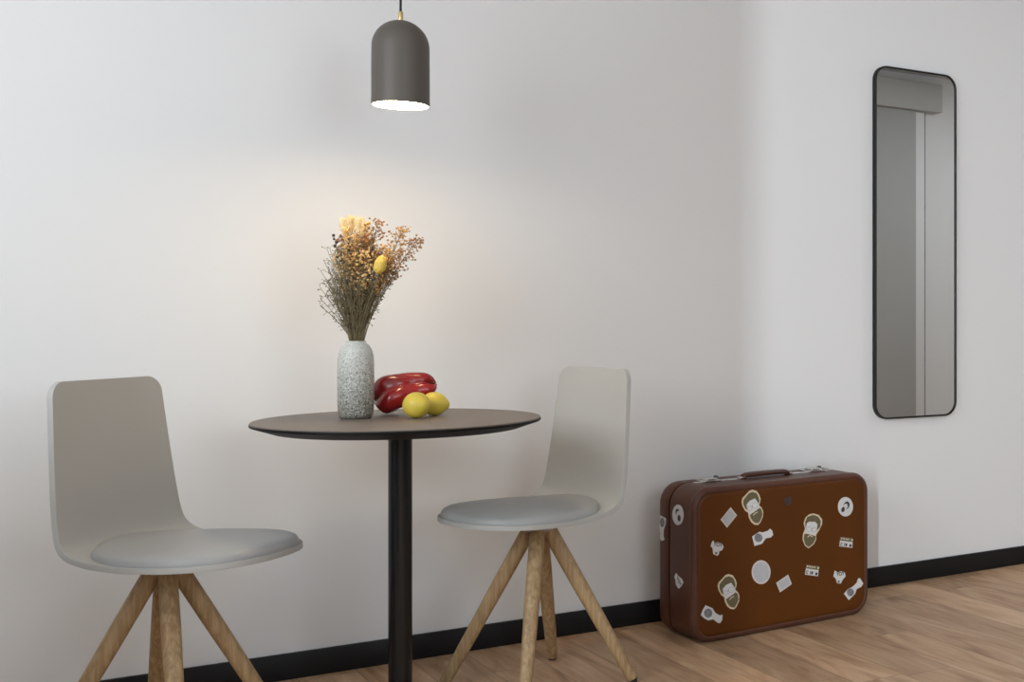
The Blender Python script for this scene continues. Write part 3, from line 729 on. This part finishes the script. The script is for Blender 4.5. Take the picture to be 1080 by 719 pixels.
# --------------------------------------------------------------------- vase
VX, VY = .770, -.408
t = thing('vase', 'grey speckled bottle-shaped ceramic vase holding dried flowers on the table', 'vase', (VX, VY, TZ))
VH = .192
outer = [(0, 0), (.033, 0), (.037, .002), (.0405, .008), (.0420, .018), (.0430, .05), (.0432, .10), (.0428, .140), (.0412, .158), (.0375, .172), (.0315, .182), (.0255, .187), (.0235, .1895), (.0240, VH), (.0225, VH + .001), (.0205, VH), (.0200, .187), (.025, .178), (.036, .165), (.039, .14), (.039, .02), (0, .012)]
bm = BM(); add_lathe(bm, outer, 56); obj('vase_body', bm, M_['vase'], t, angle=80)

# ----------------------------------------------------------- dried flowers
RV = Vector((.816, -.578, 0)); DVv = Vector((.578, .816, 0)); UP = Vector((0, 0, 1))
V0 = Vector((VX, VY, TZ + VH))
def P3(x, z, d=0.0): return V0 + RV * x + DVv * d + UP * z       # metres right, up, deep from the mouth of the vase
def stem_curve(tip, n=10, bend=.35, root=None):
    """from inside the vase through its mouth to the tip"""
    tip = Vector(tip)                      # (x, z, d)
    k = .014 * random.random() ** .5; a = random.random() * 2 * pi
    m = Vector((max(-.016, min(.016, tip.x * .16)) + .4 * k * cos(a), 0, max(-.014, min(.014, tip.z * .16)) + .4 * k * sin(a)))
    b = Vector((-m.x * .8, -.13, -m.z * .8))
    T = Vector((tip.x, tip.y, tip.z)); pts = [b]
    c = Vector((m.x + (T.x - m.x) * bend * .9, T.y * .5, m.z + (T.z - m.z) * bend * .9))
    for i in range(n + 1):
        f = i / n; pts.append(m * (1 - f) ** 2 + c * 2 * f * (1 - f) + T * f * f)
    return [P3(p.x, p.y, p.z) for p in pts]
def octa(bm, p, r, ax=None, el=1.3):
    if ax is None: ax = Vector((random.gauss(0, 1), random.gauss(0, 1), random.gauss(0, 1)))
    ax = ax.normalized(); x, y = frame_for(ax)
    v = [bm.verts.new(p + ax * r * el), bm.verts.new(p - ax * r * el)]
    q = [bm.verts.new(p + (x * cos(k * pi / 2.5) + y * sin(k * pi / 2.5)) * r) for k in range(5)]
    for k in range(5):
        bm.faces.new((v[0], q[k], q[(k + 1) % 5])); bm.faces.new((v[1], q[(k + 1) % 5], q[k]))
def spray(name, tip, mseed, label, cat, group=None, seeds=70, length=.12, spread=.024, sr=.0028, taper=True):
    """a sprig: a stem with small side twigs that carry seeds over its upper part"""
    curve = stem_curve(tip, 14)
    t = thing(name, label, cat, tuple(curve[1]), 0, group)
    off = Vector(curve[1])
    L = [Vector(p) - off for p in curve]
    bs = BM(); add_tube(bs, L, [.0011] * (len(L) - 1) + [.0004], 5); bh = BM()
    cum = [0]
    for a, b in zip(L[:-1], L[1:]): cum.append(cum[-1] + (b - a).length)
    tot = cum[-1]
    for i in range(seeds):
        u = random.random(); s = tot - length * u
        j = max(k for k in range(len(cum)) if cum[k] <= s); j = min(j, len(L) - 2)
        p = L[j].lerp(L[j + 1], (s - cum[j]) / max(1e-6, cum[j + 1] - cum[j]))
        ax = (L[j + 1] - L[j]).normalized(); x, y = frame_for(ax); a = random.random() * 2 * pi
        w_ = spread * ((.25 + .75 * math.sin(pi * min(1, u * .75 + .12))) if taper else 1) * (.25 + .75 * random.random())
        e_ = p + (x * cos(a) + y * sin(a)) * w_ + ax * w_ * .8
        if i % 2 == 0: add_tube(bs, [p, p.lerp(e_, .5) + ax * .001, e_], [.0005, .0004, .0003], 3, False)
        octa(bh, e_, sr * random.uniform(.7, 1.25))
    obj('stem', bs, M_['twig'], t); obj('seed_cluster', bh, mseed, t, smooth=False)
    return t
random.seed(11)
px = 1 / 423.0
def tip_px(x, y, d=0.0): return ((x - 374) * px - .402 * d, (357 - y) * px, d)
spray('dried_sprig', tip_px(439, 250, -.02), M_['seed2'], 'brown seeded sprig leaning furthest right out of the vase', 'dried flower', seeds=150, length=.135, spread=.028)
spray('dried_sprig', tip_px(425, 238, .0), M_['seed'], 'tall brown seeded sprig beside the one leaning furthest right', 'dried flower', seeds=150, length=.13, spread=.026)
spray('dried_sprig', tip_px(397, 233, .0), M_['seed2'], 'tall seeded sprig standing above the yellow flower head', 'dried flower', seeds=130, length=.11, spread=.034)
for x, y, d in ((360, 246, .02), (366, 240, -.02), (373, 246, .03), (380, 248, -.03), (388, 250, .01), (371, 258, -.045), (358, 262, -.02), (383, 264, -.05), (394, 262, .03), (404, 258, .03), (410, 266, -.02), (366, 270, .045)):
    spray('dried_sprig', tip_px(x, y, d), random.choice((M_['seed'], M_['seed2'], M_['seed3'])), 'golden brown seeded sprig within the crowded middle of the dried bunch', 'dried flower', 'seeded sprigs in the middle of the dried bunch', seeds=150, length=.115, spread=.026, sr=.0030)
# two stalks of dark berries
def berry_stalk(tip, label, n=7):
    curve = stem_curve(tip, 14); off = Vector(curve[1]); t = thing('berry_stalk', label, 'dried flower', tuple(curve[1]))
    L = [Vector(p) - off for p in curve]; bs = BM(); add_tube(bs, L, .0010, 5); obj('stem', bs, M_['twig'], t)
    end = L[-1]; ax = (L[-1] - L[-3]).normalized(); x, y = frame_for(ax)
    bh = BM()
    for i in range(n):
        a = i * 2.4
        p = end - ax * (.009 * i) + (x * cos(a) + y * sin(a)) * .003
        bmesh.ops.create_icosphere(bh, subdivisions=2, radius=.0036 * random.uniform(.8, 1.15), matrix=Matrix.Translation(p))
    obj('berries', bh, M_['berry'], t)
berry_stalk(tip_px(351, 246, -.03), 'stalk of dark berries at the far left edge of the dried bunch', 8)
berry_stalk(tip_px(367, 251, -.058), 'stalk of dark berries in front of the pale plumes', 6)
# pale feathery plumes
def plume(tip, label, group, n=150):
    curve = stem_curve(tip, 14); off = Vector(curve[1]); t = thing('pale_plume', label, 'dried flower', tuple(curve[1]), 0, group)
    L = [Vector(p) - off for p in curve]; bs = BM(); add_tube(bs, L, .0010, 5); obj('stem', bs, M_['twig'], t)
    end = L[-1]; ax = (L[-1] - L[-3]).normalized(); x, y = frame_for(ax); bh = BM()
    for i in range(n):
        u = random.random(); p = end - ax * .055 * u; a = random.random() * 2 * pi
        r = .014 * (.3 + .9 * math.sin(pi * min(1, u * .8 + .1))) * random.uniform(.4, 1)
        q = p + (x * cos(a) + y * sin(a)) * r + ax * r * 1.1
        add_tube(bh, [p, p.lerp(q, .6) - ax * .001, q], [.0007, .0006, .0003], 3, False)
        if i % 3 == 0: octa(bh, q, .0017)
    obj('plume_head', bh, M_['cream'], t, smooth=False)
for x, y, d in ((362, 229, .0), (370, 225, .02), (379, 228, .01), (386, 231, .03)):
    plume(tip_px(x, y, d), 'pale cream feathery plume at the top left of the dried bunch', 'pale plumes at the top of the dried bunch')
# yellow egg-shaped flower head
c = P3(*tip_px(399.5, 277, -.055)); curve = stem_curve((tip_px(399, 285, -.055)), 12)
t = thing('yellow_flower', 'yellow egg-shaped dried flower head in the bunch', 'dried flower', tuple(curve[1])); off = Vector(curve[1])
bm = BM(); add_tube(bm, [Vector(p) - off for p in curve], .0014, 6); obj('stem', bm, M_['twig'], t)
bm = BM(); bmesh.ops.create_icosphere(bm, subdivisions=4, radius=1.0)
ax = (RV * .18 + UP).normalized()
for v in bm.verts:
    p = v.co.copy(); k = 1 - .12 * p.z
    q = RV * p.x * .0152 * k + DVv * p.y * .0152 * k + ax * p.z * .0225
    q += q.normalized() * .0007 * noise.noise(p * 6)
    v.co = q + (c - off)
obj('flower_head', bm, M_['yellow'], t)
# fine twiggy filler nobody could count
random.seed(5)
bm = BM()
for i in range(230):
    x = random.uniform(-.070, .088); z = random.uniform(.10, .23) * (1 if abs(x) < .06 else .8); d = random.uniform(-.06, .06)
    if x > .05: z = random.uniform(.15, .22)
    cv = stem_curve((x, z, d), 6, .3)[1:]
    add_tube(bm, cv, [.0007] * len(cv), 3, False)
    for j in range(2, len(cv)):
        for q in range(3):
            if random.random() < .8:
                a = Vector((random.gauss(0, 1), random.gauss(0, 1), random.gauss(.5, .8))).normalized() * random.uniform(.005, .016)
                add_tube(bm, [cv[j], Vector(cv[j]) + a], [.0006, .0004], 3, False)
                octa(bm, Vector(cv[j]) + a, random.uniform(.0010, .0019), a, 1.8)
o = obj('dried_grass', bm, M_['twig'], None, smooth=False)
tag(o, 'olive brown twiggy dried grass filling the neck of the bunch', 'dried grass', None, 'stuff')

# -------------------------------------------------------------------- fruit
def pepper():
    A0 = Vector((.866, -.352, TZ + .046)); B0 = Vector((.949, -.372, TZ + .070))
    ax = (B0 - A0); Lh = ax.length; ax = ax.normalized(); s_ = ax.cross(UP).normalized(); u_ = s_.cross(ax)
    if u_.z < 0: u_ = -u_
    t = thing('bell_pepper', 'red bell pepper lying on the table behind the lemons', 'pepper', (A0.x, A0.y, TZ))
    off = Vector((A0.x, A0.y, TZ)); bm = BM(); n = 72; m_ = 44; rings = []
    for i in range(m_ + 1):
        f = i / m_
        # radius along the axis: fat shoulder, slimmer end
        R0 = .051 * (1 - .36 * smoothstep(.2, .95, f)) 
        k = 1.0
        if f < .22: k = math.sqrt(max(0, 1 - ((.22 - f) / .22) ** 2.2)) * .93 + .07
        if f > .80: k = math.sqrt(max(0, 1 - ((f - .80) / .20) ** 2.4)) * .93 + .07
        R0 *= k
        pos = A0 + ax * (-.030 + (Lh + .052) * f)
        pos += u_ * (.006 * sin(pi * f))
        ring = []
        for q in range(n):
            a = 2 * pi * q / n
            lob = abs(cos(1.5 * (a + .55))) ** .75
            g = .76 + .26 * lob + .15 * noise.noise(Vector((cos(a) * 1.3, sin(a) * 1.3, f * 3.6 + 3)))
            if f < .22: g = g * (1 - .0 * f)
            # lobes run further than the grooves at both ends
            e = (f - .5) * .020 * (lob - .5) * 2
            ring.append(pos - off + ax * e + (s_ * cos(a) + u_ * sin(a)) * R0 * g)
        rings.append(ring)
    zmin = min(p.z for r in rings for p in r)
    for r in rings:
        for p in r:
            if p.z < .0: p.z = .0 + .0003
    add_loft(bm, rings); o = obj('pepper_body', bm, M_['pepper'], t, angle=180)
    bm = BM(); b0 = A0 - off - ax * .028
    add_tube(bm, [b0 + ax * .006, b0 - ax * .002, b0 - ax * .006 + u_ * .001], [.010, .006, .0045], 10); obj('pepper_stem', bm, M_['pepper_green'], t)
pepper()
def lemon(loc, axis, label, R=.0325, L=.041):
    t = thing('lemon', label, 'lemon', (loc[0], loc[1], TZ)); ax = Vector(axis).normalized(); x, y = frame_for(ax)
    bm = BM(); n = 40; prof = []
    for i in range(33):
        th = pi * i / 32; z = -cos(th); r = sin(th) ** .92
        zz = z * L * .90; rr_ = r * R
        if z > .80: zz += (z - .80) / .20 * L * .16; 
        if z > .86: rr_ = max(rr_ * (.95), .25 * R * (1 - z) / .14) if z < 1 else 0
        prof.append((rr_, zz))
    zs = []
    rings = [[x * (r * cos(2 * pi * k / n)) + y * (r * sin(2 * pi * k / n)) + ax * z for k in range(n)] for r, z in prof[1:-1]]
    low = min(p.z for r in rings for p in r); h = Vector((0, 0, -low + .0002))
    add_loft(bm, [[p + h for p in r] for r in rings]); obj('lemon_body', bm, M_['lemon'], t, angle=180)
    bm = BM(); c_ = h + ax * (-L * .895); add_tube(bm, [c_, c_ - ax * .002], [.0035, .002], 8); obj('stem_scar', bm, M_['lemon_tip'], t)
lemon((.893, -.497), (.35, -.93, .05), 'front yellow lemon beside the vase foot, seen nearly end on', .0325, .037)
lemon((.954, -.440), (.93, -.30, -.10), 'yellow lemon behind the front one with its nipple pointing right', .0300, .036)

# ------------------------------------------------------------------- camera
cam = bpy.data.cameras.new('Camera'); co = bpy.data.objects.new('Camera', cam); link(co)
co.location = (0, -3.6207, .9844); co.rotation_euler = (radians(90), 0, -.6167)
cam.sensor_fit = 'HORIZONTAL'; cam.sensor_width = 36; cam.lens = 1294.7 / 1080 * 36
cam.shift_x = (540 - 894.59) / 1080; cam.shift_y = (335.53 - 359.5) / 1080
cam.clip_start = .02
SC.camera = co
SC.view_settings.view_transform = 'Standard'; SC.view_settings.look = 'None'; SC.view_settings.gamma = 1
SC.view_settings.exposure = EXPO; SC.view_settings.use_curve_mapping = False
SC.cycles.use_denoising = True
SC.cycles.max_bounces = 10; SC.cycles.diffuse_bounces = 6; SC.cycles.sample_clamp_indirect = 6
